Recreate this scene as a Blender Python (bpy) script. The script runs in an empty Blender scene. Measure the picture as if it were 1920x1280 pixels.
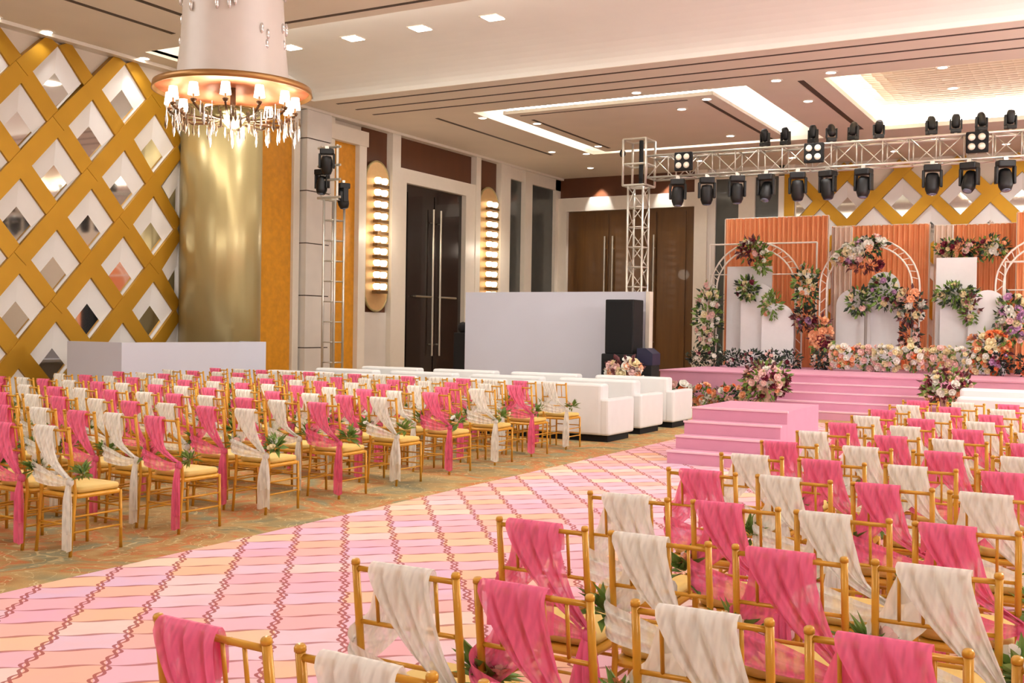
import bpy, math, random
from mathutils import Vector, Matrix
random.seed(7)
sc = bpy.context.scene
COL = sc.collection

# ------------------------------------------------------------------ camera
F_PX = 2027.0
def _cam():
    # room axes seen through the lens: Y runs along the door wall, X along the stage wall
    y = Vector((1140, 8, -F_PX)).normalized()
    x = -Vector((-3603, 80, -F_PX)).normalized()
    x = (x - y * x.dot(y)).normalized()
    z = x.cross(y)
    R = Matrix((x, y, z))
    cd = bpy.data.cameras.new('camera')
    cd.sensor_width = 36.0
    cd.lens = F_PX / 1920 * 36.0
    cd.clip_end = 200
    o = bpy.data.objects.new('camera', cd)
    COL.objects.link(o)
    o.matrix_world = Matrix.Translation((0, 0, 1.668)) @ R.to_4x4()
    sc.camera = o
_cam()

# ------------------------------------------------------------------ world, lights, exposure
w = bpy.data.worlds.new('world'); sc.world = w; w.use_nodes = True
w.node_tree.nodes['Background'].inputs[0].default_value = (1.0, 0.93, 0.86, 1)
w.node_tree.nodes['Background'].inputs[1].default_value = 0.05
sc.view_settings.view_transform = 'Standard'
sc.view_settings.look = 'None'
sc.view_settings.gamma = 1
sc.view_settings.use_curve_mapping = False
sc.view_settings.exposure = 0.0
sc.cycles.use_adaptive_sampling = True
sc.cycles.use_light_tree = False
sc.cycles.adaptive_threshold = 0.07
sc.cycles.max_bounces = 4
sc.cycles.diffuse_bounces = 3
sc.cycles.glossy_bounces = 2
sc.cycles.transparent_max_bounces = 6
sc.cycles.sample_clamp_indirect = 6.0

def area(name, loc, sx, sy, power, col=(1, 0.92, 0.82), rot=(0, 0, 0), spread=math.pi):
    l = bpy.data.lights.new(name, 'AREA'); l.shape = 'RECTANGLE'; l.size = sx; l.size_y = sy
    l.energy = power; l.color = col; l.spread = spread
    o = bpy.data.objects.new(name, l); COL.objects.link(o); o.location = loc; o.rotation_euler = rot
    return o
def point(name, loc, power, r=0.3, col=(1, 0.86, 0.7)):
    l = bpy.data.lights.new(name, 'POINT'); l.energy = power; l.shadow_soft_size = r; l.color = col
    o = bpy.data.objects.new(name, l); COL.objects.link(o); o.location = loc
    return o
def spot(name, loc, power, angle, col=(1, 0.985, 0.965), r=0.05, blend=0.5, target=None):
    l = bpy.data.lights.new(name, 'SPOT'); l.energy = power; l.spot_size = angle; l.spot_blend = blend
    l.shadow_soft_size = r; l.color = col
    o = bpy.data.objects.new(name, l); COL.objects.link(o); o.location = loc
    if target:
        d = Vector(target) - Vector(loc); o.rotation_euler = d.to_track_quat('-Z', 'Y').to_euler()
    return o
# added unseen fill panels under the hall ceiling (above and behind the seats)
WH = (0.97, 0.985, 1.0)
for cx, cy, pw in [(-3, 2.5, 60), (5, 3, 80), (-4.5, 9.0, 120), (-11.5, 5.5, 140), (4, 11, 170), (-3, -6, 80), (-11, -3, 80)]:
    area('ceiling_fill_lamp', (cx, cy, 6.44), 3.6, 3.6, pw, WH)
# unseen fill points added for hall and stage, with no fixtures
for cx, cy, pw in [(4.0, 8.0, 460), (-9, -1.0, 460), (4.0, -1.0, 400), (3.2, 15.0, 900), (5.0, 22.5, 900)]:
    point('chandelier_or_fill_lamp', (cx, cy, 4.6), pw, 0.6, (0.985, 0.985, 1.0))

# ------------------------------------------------------------------ helpers
def lin(c):
    return tuple(((v / 255.0) / 12.92 if v / 255.0 <= 0.04045 else ((v / 255.0 + 0.055) / 1.055) ** 2.4) for v in c) + (1.0,)
MATS = {}
def pm(name, rgb, rough=0.5, metal=0.0, var=0.06, scale=8.0, bump=0.0, stretch=None, sheen=0.0, coat=0.0, trans=0.0, sheer=0.0):
    if name in MATS: return MATS[name]
    m = bpy.data.materials.new(name); m.use_nodes = True
    nt = m.node_tree; N = nt.nodes; L = nt.links
    b = N['Principled BSDF']
    b.inputs['Roughness'].default_value = rough
    b.inputs['Metallic'].default_value = metal
    if coat: b.inputs['Coat Weight'].default_value = coat
    if sheen: b.inputs['Sheen Weight'].default_value = sheen
    tc = N.new('ShaderNodeTexCoord'); mp = N.new('ShaderNodeMapping')
    if stretch: mp.inputs['Scale'].default_value = stretch
    L.new(tc.outputs['Object'], mp.inputs['Vector'])
    nz = N.new('ShaderNodeTexNoise'); nz.inputs['Scale'].default_value = scale; nz.inputs['Detail'].default_value = 1
    L.new(mp.outputs['Vector'], nz.inputs['Vector'])
    cr = N.new('ShaderNodeMix'); cr.data_type = 'RGBA'
    c = lin(rgb)
    cr.inputs['A'].default_value = tuple(v * (1 - var * 1.5) for v in c[:3]) + (1,)
    cr.inputs['B'].default_value = tuple(min(1, v * (1 + var * 1.5)) for v in c[:3]) + (1,)
    L.new(nz.outputs['Fac'], cr.inputs['Factor'])
    L.new(cr.outputs['Result'], b.inputs['Base Color'])
    if bump:
        bp = N.new('ShaderNodeBump'); bp.inputs['Strength'].default_value = bump; bp.inputs['Distance'].default_value = 0.02
        L.new(nz.outputs['Fac'], bp.inputs['Height']); L.new(bp.outputs['Normal'], b.inputs['Normal'])
    if trans:
        tr = N.new('ShaderNodeBsdfTranslucent'); L.new(cr.outputs['Result'], tr.inputs['Color'])
        mx = N.new('ShaderNodeMixShader'); mx.inputs['Fac'].default_value = trans
        out = N['Material Output']
        L.new(b.outputs['BSDF'], mx.inputs[1]); L.new(tr.outputs['BSDF'], mx.inputs[2]); L.new(mx.outputs['Shader'], out.inputs['Surface'])
        if sheer:
            # open weave: the cloth thins out in streaks
            n2 = N.new('ShaderNodeTexNoise'); n2.inputs['Scale'].default_value = 22; n2.inputs['Detail'].default_value = 1
            L.new(mp.outputs['Vector'], n2.inputs['Vector'])
            mr = N.new('ShaderNodeMapRange'); mr.inputs['From Min'].default_value = 0.42; mr.inputs['From Max'].default_value = 0.68; mr.inputs['To Min'].default_value = 0.04; mr.inputs['To Max'].default_value = sheer
            L.new(n2.outputs['Fac'], mr.inputs['Value'])
            tp = N.new('ShaderNodeBsdfTransparent'); m3 = N.new('ShaderNodeMixShader')
            L.new(mr.outputs['Result'], m3.inputs['Fac']); L.new(mx.outputs['Shader'], m3.inputs[1]); L.new(tp.outputs['BSDF'], m3.inputs[2]); L.new(m3.outputs['Shader'], out.inputs['Surface'])
    MATS[name] = m
    return m
def em(name, rgb, strength, sample=False):
    if name in MATS: return MATS[name]
    m = bpy.data.materials.new(name); m.use_nodes = True
    b = m.node_tree.nodes['Principled BSDF']
    b.inputs['Base Color'].default_value = lin(rgb); b.inputs['Emission Color'].default_value = lin(rgb)
    b.inputs['Emission Strength'].default_value = strength
    m.cycles.emission_sampling = 'FRONT' if sample else 'NONE'
    MATS[name] = m
    return m

class MB:
    def __init__(s): s.v = []; s.f = []
    def add(s, vs, fs):
        o = len(s.v); s.v += [tuple(p) for p in vs]; s.f += [tuple(i + o for i in q) for q in fs]; return s
    def box(s, x0, x1, y0, y1, z0, z1):
        return s.add([(x0,y0,z0),(x1,y0,z0),(x1,y1,z0),(x0,y1,z0),(x0,y0,z1),(x1,y0,z1),(x1,y1,z1),(x0,y1,z1)],
                     [(0,3,2,1),(4,5,6,7),(0,1,5,4),(1,2,6,5),(2,3,7,6),(3,0,4,7)])
    def rbox(s, x0, x1, y0, y1, z0, z1, r, n=3):
        # box with rounded vertical edges and softened rims
        def ring(inset, z):
            pts = []
            for cx, cy, a0 in ((x1-r,y1-r,0),(x0+r,y1-r,90),(x0+r,y0+r,180),(x1-r,y0+r,270)):
                for k in range(n+1):
                    a = math.radians(a0 + 90*k/n); pts.append((cx+(r-inset)*math.cos(a), cy+(r-inset)*math.sin(a), z))
            return pts
        q = min(r*0.6, (z1-z0)*0.45)
        rings = [ring(q, z0), ring(q*0.3, z0+q*0.3), ring(0, z0+q), ring(0, z1-q), ring(q*0.3, z1-q*0.3), ring(q, z1)]
        return s.loft(rings, True, True)
    def loft(s, rings, cap0=False, cap1=False, closed=True):
        n = len(rings[0]); o = len(s.v)
        for r_ in rings: s.v += [tuple(p) for p in r_]
        for i in range(len(rings)-1):
            for k in range(n if closed else n-1):
                a = o+i*n+k; b = o+i*n+(k+1) % n
                s.f.append((a, b, b+n, a+n))
        if cap0: s.f.append(tuple(o+k for k in reversed(range(n))))
        if cap1: s.f.append(tuple(o+(len(rings)-1)*n+k for k in range(n)))
        return s
    def tube(s, pts, r, n=6, cap=True):
        pts = [Vector(p) for p in pts]
        rr = r if isinstance(r, (list, tuple)) else [r]*len(pts)
        rings = []
        for i, p in enumerate(pts):
            d = (pts[min(i+1, len(pts)-1)] - pts[max(i-1, 0)]).normalized()
            u = d.cross(Vector((0.31, 0.17, 0.93) if abs(d.z) < 0.9 else (1, 0, 0))).normalized(); v_ = d.cross(u)
            rings.append([p + (u*math.cos(2*math.pi*k/n) + v_*math.sin(2*math.pi*k/n))*rr[i] for k in range(n)])
        return s.loft(rings, cap, cap)
    def lathe(s, prof, n=24, c=(0, 0, 0), cap=False):
        rings = [[(c[0]+r*math.cos(2*math.pi*k/n), c[1]+r*math.sin(2*math.pi*k/n), c[2]+z) for k in range(n)] for r, z in prof]
        return s.loft(rings, cap, cap)
    def prism(s, poly, a0, a1, axis):
        # poly of 2D points extruded along an axis ('x': (y,z), 'y': (x,z), 'z': (x,y))
        def P(p, a):
            return (a, p[0], p[1]) if axis == 'x' else ((p[0], a, p[1]) if axis == 'y' else (p[0], p[1], a))
        return s.loft([[P(p, a0) for p in poly], [P(p, a1) for p in poly]], True, True)
    def ell(s, c, rx, ry, rz, n=8, m=5):
        rings = []
        for j in range(m+1):
            t = -math.pi/2 + math.pi*j/m; cr = max(0.02, math.cos(t))
            rings.append([(c[0]+rx*cr*math.cos(2*math.pi*k/n), c[1]+ry*cr*math.sin(2*math.pi*k/n), c[2]+rz*math.sin(t)) for k in range(n)])
        return s.loft(rings, True, True)
    def grid(s, fn, nu, nv):
        o = len(s.v)
        for j in range(nv+1):
            for i in range(nu+1): s.v.append(tuple(fn(i/nu, j/nv)))
        for j in range(nv):
            for i in range(nu):
                a = o+j*(nu+1)+i; s.f.append((a, a+1, a+nu+2, a+nu+1))
        return s
    def mesh(s, name, mat, smooth=False):
        me = bpy.data.meshes.new(name); me.from_pydata(s.v, [], s.f); me.update()
        if mat: me.materials.append(mat)
        if smooth:
            for p in me.polygons: p.use_smooth = True
        return me
    def build(s, name, mat, parent=None, smooth=False):
        return link(name, s.mesh(name, mat, smooth), parent)
def link(name, me, parent=None, loc=None, rot=None, scl=None):
    o = bpy.data.objects.new(name, me); COL.objects.link(o)
    if parent: o.parent = parent
    if loc is not None: o.location = loc
    if rot is not None: o.rotation_euler = rot
    if scl is not None: o.scale = (scl, scl, scl) if isinstance(scl, (int, float)) else scl
    return o
def tag(o, label, cat, group=None, kind=None):
    o['label'] = label; o['category'] = cat
    if group: o['group'] = group
    if kind: o['kind'] = kind
    return o
def thing(name, label, cat, loc=(0, 0, 0), rz=0.0, group=None):
    o = bpy.data.objects.new(name, None); COL.objects.link(o); o.location = loc; o.rotation_euler = (0, 0, rz)
    o.empty_display_size = 0.1
    return tag(o, label, cat, group)
def struct(name, mb, mat, smooth=False, label=None):
    o = mb.build(name, mat, None, smooth); o['kind'] = 'structure'
    if label: o['label'] = label
    return o
ORD = 'zeroth first second third fourth fifth sixth seventh eighth ninth tenth eleventh twelfth thirteenth fourteenth fifteenth sixteenth seventeenth eighteenth nineteenth twentieth'.split()

# ------------------------------------------------------------------ materials
M_ceil = pm('cream_plaster', (242, 240, 232), 0.75, var=0.02, scale=1.5)
M_ceil2 = pm('taupe_plaster', (228, 217, 200), 0.7, var=0.03, scale=1.5)
M_wall = pm('ivory_wall', (222, 208, 188), 0.6, var=0.03, scale=2)
M_trim = pm('ivory_lacquer', (232, 222, 206), 0.35, var=0.02)
M_stone = pm('pale_marble', (222, 214, 204), 0.3, var=0.06, scale=2.5)
M_gold = pm('satin_gold', (184, 136, 34), 0.40, metal=0.6, var=0.06, scale=3)
M_amber = pm('amber_fabric', (206, 138, 22), 0.55, var=0.16, scale=9)
M_brown = pm('walnut_veneer', (92, 50, 24), 0.45, var=0.14, scale=3, stretch=(1, 1, 0.2))
M_doordark = pm('dark_walnut_door', (36, 24, 20), 0.2, var=0.15, scale=3, stretch=(4, 4, 0.3), coat=0.3)
M_doorwood = pm('brown_walnut_door', (96, 62, 24), 0.3, var=0.18, scale=3, stretch=(4, 4, 0.3), coat=0.2)
M_steel = pm('brushed_steel', (190, 182, 165), 0.3, metal=0.9, var=0.05)
M_grey = pm('smoked_panel', (72, 74, 70), 0.22, var=0.08, scale=4, coat=0.4)
M_mirror = pm('mirror_glass', (225, 222, 218), 0.04, metal=1.0, var=0.01)
M_bevel = pm('bevel_reflection_white', (236, 232, 226), 0.25, var=0.03, scale=3)  # mirror bevels: the pale ceiling reflection is put into this colour
M_dark = pm('bronze_slot', (70, 52, 40), 0.6, var=0.05)
M_champ = pm('champagne_metal', (182, 165, 116), 0.32, metal=0.45, var=0.05, scale=2, stretch=(2, 2, 0.1))
M_white = pm('white_board', (208, 208, 220), 0.55, var=0.015, scale=2)
M_leather = pm('white_leather', (240, 240, 238), 0.38, var=0.02, scale=6, bump=0.03)
M_black = pm('black_plastic', (6, 6, 8), 0.8, var=0.1)
M_blackm = pm('black_metal', (8, 8, 10), 0.5, metal=0.0, var=0.1)
M_alu = pm('aluminium_tube', (214, 208, 196), 0.32, metal=0.7, var=0.04)
M_chair = pm('gold_painted_wood', (212, 154, 44), 0.32, metal=0.15, var=0.14, scale=14)
M_cush = pm('gold_cushion', (224, 190, 104), 0.6, var=0.06, scale=12)
M_pink = pm('pink_organza', (255, 114, 156), 0.5, var=0.07, scale=9, trans=0.25, sheer=0.36, stretch=(2.2, 1, .4))
M_cream = pm('cream_organza', (253, 249, 238), 0.5, var=0.03, scale=9, trans=0.25, sheer=0.36, stretch=(2.2, 1, .4))
M_stage = pm('pink_stage_felt', (216, 152, 176), 0.8, var=0.03, scale=5)
M_orange = pm('orange_drape', (255, 170, 118), 0.6, var=0.05, scale=3, stretch=(6, 6, 0.3), trans=0.15)
M_blush = pm('blush_drape', (250, 222, 202), 0.6, var=0.06, scale=3, stretch=(6, 6, 0.3), trans=0.15)
M_whitep = pm('white_painted_panel', (240, 238, 238), 0.5, var=0.02)
M_whitem = pm('white_metal', (244, 236, 224), 0.35, var=0.02)
M_leaf = pm('green_leaf', (116, 146, 66), 0.5, var=0.35, scale=14, trans=0.15)
M_leafd = pm('dark_leaf', (44, 60, 42), 0.5, var=0.35, scale=14)
M_leafb = pm('burgundy_leaf', (96, 44, 48), 0.5, var=0.3, scale=14)
M_stem = pm('grey_post', (150, 140, 135), 0.5)
BLOOM = {'white': pm('white_petal', (250, 244, 232), 0.6, var=0.04), 'cream': pm('cream_petal', (244, 226, 180), 0.6, var=0.06),
         'peach': pm('peach_petal', (246, 176, 134), 0.6, var=0.08), 'blush': pm('blush_petal', (246, 204, 196), 0.6, var=0.05),
         'orange': pm('orange_petal', (238, 128, 72), 0.6, var=0.08), 'wine': pm('wine_petal', (120, 30, 52), 0.6, var=0.1),
         'mauve': pm('mauve_petal', (200, 150, 190), 0.6, var=0.06)}
M_glow = em('warm_lamp_shade', (255, 240, 220), 4.0)
M_bulb = em('downlight_lens', (255, 244, 228), 14.0)
M_led = em('cove_led', (255, 248, 238), 30.0, True)
M_sconce = em('sconce_glass', (255, 236, 212), 2.0)
M_crystal = pm('crystal_drop', (226, 220, 214), 0.08, metal=0.6, var=0.15, scale=30)
M_peach = pm('rose_gold_lining', (236, 150, 104), 0.4, metal=0.3, var=0.05)

def floral_carpet():
    m = bpy.data.materials.new('floral_carpet'); m.use_nodes = True
    nt = m.node_tree; N = nt.nodes; L = nt.links; b = N['Principled BSDF']; b.inputs['Roughness'].default_value = 0.9
    tc = N.new('ShaderNodeTexCoord')
    n1 = N.new('ShaderNodeTexNoise'); n1.inputs['Scale'].default_value = 1.3; n1.inputs['Detail'].default_value = 4; n1.inputs['Distortion'].default_value = 1.4
    L.new(tc.outputs['Object'], n1.inputs['Vector'])
    r = N.new('ShaderNodeValToRGB'); e = r.color_ramp.elements
    e[0].position = 0.30; e[0].color = lin((128, 124, 92)); e[1].position = 0.78; e[1].color = lin((172, 146, 96))
    for p, c in [(0.40, (160, 142, 94)), (0.47, (184, 150, 92)), (0.52, (176, 134, 76)), (0.545, (196, 116, 60)), (0.58, (172, 138, 82)), (0.66, (140, 140, 106))]:
        x = e.new(p); x.color = lin(c)
    L.new(n1.outputs['Fac'], r.inputs['Fac'])
    # pale scrolling outlines
    v = N.new('ShaderNodeTexNoise'); v.inputs['Scale'].default_value = 2.6; v.inputs['Detail'].default_value = 1; v.inputs['Distortion'].default_value = 2.5
    L.new(tc.outputs['Object'], v.inputs['Vector'])
    s = N.new('ShaderNodeMath'); s.operation = 'SUBTRACT'; s.inputs[1].default_value = 0.5; L.new(v.outputs['Fac'], s.inputs[0])
    a = N.new('ShaderNodeMath'); a.operation = 'ABSOLUTE'; L.new(s.outputs[0], a.inputs[0])
    lt = N.new('ShaderNodeMath'); lt.operation = 'LESS_THAN'; lt.inputs[1].default_value = 0.012; L.new(a.outputs[0], lt.inputs[0])
    mx = N.new('ShaderNodeMix'); mx.data_type = 'RGBA'; mx.inputs['B'].default_value = lin((212, 192, 140))
    ml = N.new('ShaderNodeMath'); ml.operation = 'MULTIPLY'; ml.inputs[1].default_value = 0.75; L.new(lt.outputs[0], ml.inputs[0])
    L.new(ml.outputs[0], mx.inputs['Factor']); L.new(r.outputs['Color'], mx.inputs['A'])
    n3 = N.new('ShaderNodeTexNoise'); n3.inputs['Scale'].default_value = 90; L.new(tc.outputs['Object'], n3.inputs['Vector'])
    m2 = N.new('ShaderNodeMix'); m2.data_type = 'RGBA'; m2.blend_type = 'MULTIPLY'; m2.inputs['Factor'].default_value = 0.35
    r3 = N.new('ShaderNodeValToRGB'); r3.color_ramp.elements[0].position = 0.3; r3.color_ramp.elements[0].color = (0.55, 0.5, 0.45, 1); r3.color_ramp.elements[1].position = 0.6
    L.new(n3.outputs['Fac'], r3.inputs['Fac']); L.new(mx.outputs['Result'], m2.inputs['A']); L.new(r3.outputs['Color'], m2.inputs['B'])
    L.new(m2.outputs['Result'], b.inputs['Base Color'])
    return m
def tile_carpet():
    # printed carpet: rows of pink, peach and lilac cells turned 38 degrees to the room, with curled seams
    m = bpy.data.materials.new('pink_cell_carpet'); m.use_nodes = True
    nt = m.node_tree; N = nt.nodes; L = nt.links; b = N['Principled BSDF']; b.inputs['Roughness'].default_value = 0.85
    def math_(op, a, bb=None, c=None):
        n = N.new('ShaderNodeMath'); n.operation = op
        for i, x in enumerate((a, bb, c)):
            if x is None: continue
            if isinstance(x, (int, float)): n.inputs[i].default_value = x
            else: L.new(x, n.inputs[i])
        return n.outputs[0]
    tc = N.new('ShaderNodeTexCoord'); sp = N.new('ShaderNodeSeparateXYZ'); L.new(tc.outputs['Object'], sp.inputs[0])
    th = math.radians(38.0); cu, su = math.cos(th), math.sin(th)
    X, Y = sp.outputs[0], sp.outputs[1]
    U = math_('DIVIDE', math_('ADD', math_('MULTIPLY', X, cu), math_('MULTIPLY', Y, su)), 0.378)
    V = math_('DIVIDE', math_('ADD', math_('MULTIPLY', X, -su), math_('MULTIPLY', Y, cu)), 0.272)
    # wavy seams
    Vw = math_('ADD', V, math_('MULTIPLY', math_('SINE', math_('MULTIPLY', U, 2*math.pi)), 0.045))
    tri = math_('PINGPONG', math_('ADD', V, 0.25), 0.5)
    Uw = math_('ADD', U, math_('MULTIPLY', math_('SUBTRACT', tri, 0.25), 0.16))
    fu = math_('FRACT', Uw); fv = math_('FRACT', Vw)
    cell = N.new('ShaderNodeCombineXYZ'); L.new(math_('FLOOR', Uw), cell.inputs[0]); L.new(math_('FLOOR', Vw), cell.inputs[1])
    wn = N.new('ShaderNodeTexWhiteNoise'); wn.noise_dimensions = '2D'; L.new(cell.outputs[0], wn.inputs['Vector'])
    r = N.new('ShaderNodeValToRGB'); e = r.color_ramp.elements; r.color_ramp.interpolation = 'LINEAR'
    e[0].position = 0.0; e[0].color = lin((232, 184, 194)); e[1].position = 1.0; e[1].color = lin((238, 212, 184))
    for p, c in [(0.25, (232, 172, 190)), (0.42, (236, 178, 172)), (0.56, (240, 182, 146)), (0.66, (238, 198, 162)), (0.76, (220, 180, 204)), (0.9, (230, 198, 206))]:
        x = e.new(p); x.color = lin(c)
    L.new(wn.outputs['Value'], r.inputs['Fac'])
    # soft dye blotches across each cell
    nz = N.new('ShaderNodeTexNoise'); nz.inputs['Scale'].default_value = 3.5; nz.inputs['Detail'].default_value = 3; L.new(tc.outputs['Object'], nz.inputs['Vector'])
    mb = N.new('ShaderNodeMix'); mb.data_type = 'RGBA'; mb.inputs['B'].default_value = lin((238, 176, 164))
    L.new(math_('MULTIPLY', math_('SUBTRACT', nz.outputs['Fac'], 0.45), 1.2), mb.inputs['Factor']); mb.clamp_factor = True
    L.new(r.outputs['Color'], mb.inputs['A'])
    # seams: thin wavering row seam, heavier in the middle of a cell; curled column seam
    du = math_('MINIMUM', fu, math_('SUBTRACT', 1.0, fu)); dv = math_('MINIMUM', fv, math_('SUBTRACT', 1.0, fv))
    mid = math_('SUBTRACT', 1.0, math_('MULTIPLY', math_('ABSOLUTE', math_('SUBTRACT', math_('FRACT', U), 0.5)), 2.6))
    wv = math_('ADD', 0.018, math_('MULTIPLY', math_('MAXIMUM', mid, 0.0), 0.055))
    sv = math_('LESS_THAN', dv, wv)
    curl = math_('ABSOLUTE', math_('SINE', math_('MULTIPLY', V, 3*math.pi)))
    su_ = math_('LESS_THAN', math_('ABSOLUTE', math_('SUBTRACT', du, math_('MULTIPLY', curl, 0.05))), 0.024)
    seam = math_('MAXIMUM', math_('MULTIPLY', sv, 0.68), math_('MULTIPLY', su_, 0.85))
    ms = N.new('ShaderNodeMix'); ms.data_type = 'RGBA'; ms.inputs['B'].default_value = lin((150, 52, 42))
    L.new(seam, ms.inputs['Factor']); L.new(mb.outputs['Result'], ms.inputs['A'])
    L.new(ms.outputs['Result'], b.inputs['Base Color'])
    return m

# ------------------------------------------------------------------ room shell
XW, YW, ZC = -16.0, 31.3, 6.5
XR, YN = 13.0, -11.0
struct('floor', MB().box(XW-.2, XR, YN, YW+.2, -0.1, 0.0), floral_carpet(), label='tan and green floral carpet of the hall')
o = struct('floor_runner', MB().box(-5.9, XR-.01, YN+.01, 20.2, 0.0, 0.008), tile_carpet(), label='pink and peach patterned aisle carpet')
wall_l = struct('wall_left', MB().box(XW-.3, XW, YN, YW+.3, 0, ZC+.5), M_wall)
wall_b = struct('wall_back', MB().box(XW, XR, YW, YW+.3, 0, ZC+.5), M_wall)
struct('wall_right', MB().box(XR, XR+.3, YN, YW+.3, 0, ZC+.5), M_wall)
struct('wall_front', MB().box(XW, XR, YN-.3, YN, 0, ZC+.5), M_wall)
# ceiling slabs around the coffers
c = MB()
NC = (-15.3, 8.0, 13.65, 18.3)                # near coffer
CA = (-12.8, -6.5, 20.8, 27.2)                # left far coffer
CB = (-5.0, 3.0, 20.8, 26.7)                  # right far coffer
c.box(XW, XR, YN, NC[2], ZC, ZC+.1)
c.box(XW, NC[0], NC[2], NC[3], ZC, ZC+.1); c.box(NC[1], XR, NC[2], NC[3], ZC, ZC+.1)
c.box(XW, XR, NC[3], CA[2], ZC, ZC+.1)
c.box(XW, CA[0], CA[2], CA[3], ZC, ZC+.1); c.box(CA[1], CB[0], CA[2], CA[3], ZC, ZC+.1)
c.box(CB[0], CB[1], CB[3], CA[3], ZC, ZC+.1); c.box(CB[1], XR, CA[2], CA[3], ZC, ZC+.1)
c.box(XW, XR, CA[3], YW, ZC, ZC+.1)
ceiling = struct('ceiling', c, M_ceil2)
# near coffer: raised field that sweeps down in a curve to the soffit
prof = [(13.65, 6.55), (13.65, 7.0), (16.3, 7.0)] + [(16.3+2.0*math.sin(a), 6.5+0.5*math.cos(a)) for a in [math.radians(x) for x in range(8, 91, 8)]]
prof[-1] = (18.3, 6.51)
prof2 = prof + [(18.42, 6.55), (18.42, 7.15), (13.5, 7.15), (13.5, 6.55)]
m = MB().prism(prof2, NC[0], NC[1], 'x')
o = m.build('coffer_field', M_ceil, ceiling); o.data.shade_smooth() if False else None
MB().box(NC[0]-.1, NC[0], 13.5, 18.42, 6.55, 7.15).build('coffer_side', M_ceil, ceiling)
MB().box(NC[1], NC[1]+.1, 13.5, 18.42, 6.55, 7.15).build('coffer_side', M_ceil, ceiling)
o = MB().box(-15.0, 7.8, 13.70, 13.78, 6.60, 6.66).build('cove_or_fill_strip', M_led); tag(o, 'added unseen light strip tucked inside the seat side of the curved coffer', 'cove light')  # unseen strip, added to brighten the far curve of the coffer
# left far coffer: cove ring around a dropped panel
def coffer(bx, top, mat, lip):
    x0, x1, y0, y1 = bx
    x0 -= lip; x1 += lip; y0 -= lip; y1 += lip
    MB().box(x0, x1, y0, y1, top, top+.08).build('coffer_field', mat, ceiling)
    for a in ((x0-.05, x0, y0, y1), (x1, x1+.05, y0, y1), (x0, x1, y0-.05, y0), (x0, x1, y1, y1+.05)):
        MB().box(*a, ZC+.1, top).build('coffer_side', M_ceil, ceiling)
coffer(CA, 6.95, M_ceil, 0.0)
MB().box(-12.3, -7.35, 21.3, 26.9, ZC, ZC+.08).build('dropped_panel', M_ceil2, ceiling)
led = MB()
for a in ((-12.28, -12.22, 21.4, 26.8), (-7.45, -7.38, 21.4, 26.8), (-12.2, -7.5, 21.32, 21.38), (-12.2, -7.5, 26.8, 26.86)):
    led.box(*a, ZC+.08, ZC+.13)
o = led.build('cove_or_fill_strip', M_led); tag(o, 'white cove light strip around the dropped ceiling panel', 'cove light')
# patterned field of the right coffer
def scale_field():
    m = pm('scalloped_gold_paper', (222, 202, 168), 0.45, metal=0.2, var=0.05, scale=3)
    nt = m.node_tree; N = nt.nodes; L = nt.links; b = N['Principled BSDF']
    tc = N.new('ShaderNodeTexCoord'); v = N.new('ShaderNodeTexVoronoi'); v.inputs['Scale'].default_value = 5; v.inputs['Randomness'].default_value = 0.15
    L.new(tc.outputs['Object'], v.inputs['Vector'])
    bp = N.new('ShaderNodeBump'); bp.inputs['Strength'].default_value = 0.9; bp.inputs['Distance'].default_value = 0.06
    L.new(v.outputs['Distance'], bp.inputs['Height']); L.new(bp.outputs['Normal'], b.inputs['Normal'])
    return m
coffer(CB, 6.9, scale_field(), 0.3)
led = MB()
x0, x1, y0, y1 = CB
for a in ((x0-.22, x0-.14, y0, y1), (x1+.14, x1+.22, y0, y1), (x0, x1, y0-.22, y0-.14), (x0, x1, y1+.14, y1+.22)):
    led.box(*a, ZC+.1, ZC+.15)
o = led.build('cove_or_fill_strip', M_led); tag(o, 'white cove light strip around the scalloped gold ceiling field', 'cove light')
# soffit grooves (linear diffusers) and slots
def slot(x0, x1, y0, y1, label):
    o = MB().box(x0, x1, y0, y1, ZC-.006, ZC+.004).build('ceiling_diffuser', M_dark)
    tag(o, label, 'air diffuser', 'linear diffusers in the ceiling')
for i, yy in enumerate((18.72, 19.4, 20.03)):
    slot(-15.0, 8, yy-.035, yy+.035, ('first', 'second', 'third')[i] + ' long dark diffuser line on the soffit past the curved coffer')
slot(-13.94, -13.84, 9.5, 13.0, 'dark ceiling slot pointing at the chandelier, beside the lattice wall')
slot(-12.98, -12.88, 9.5, 12.3, 'dark ceiling slot pointing at the chandelier, farther from the lattice wall')
slot(-11.8, 2.0, 13.3, 13.38, 'long dark ceiling slot running along the curved coffer')
slot(-13.94, -13.85, 21.0, 26.8, 'dark ceiling slot beside the sconces and dark door')
slot(-12.0, -11.92, 22.1, 26.4, 'dark slot along the dropped panel, side facing the dark door')
slot(-12.0, -8.0, 21.55, 21.6, 'dark slot along the dropped panel, side facing the seats')
slot(-7.75, -7.66, 21.8, 26.8, 'dark slot along the dropped panel, side facing the scalloped field')
slot(-5.5, -5.38, 20.83, 26.4, 'dark ceiling slot between the two lit coffers')

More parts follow.
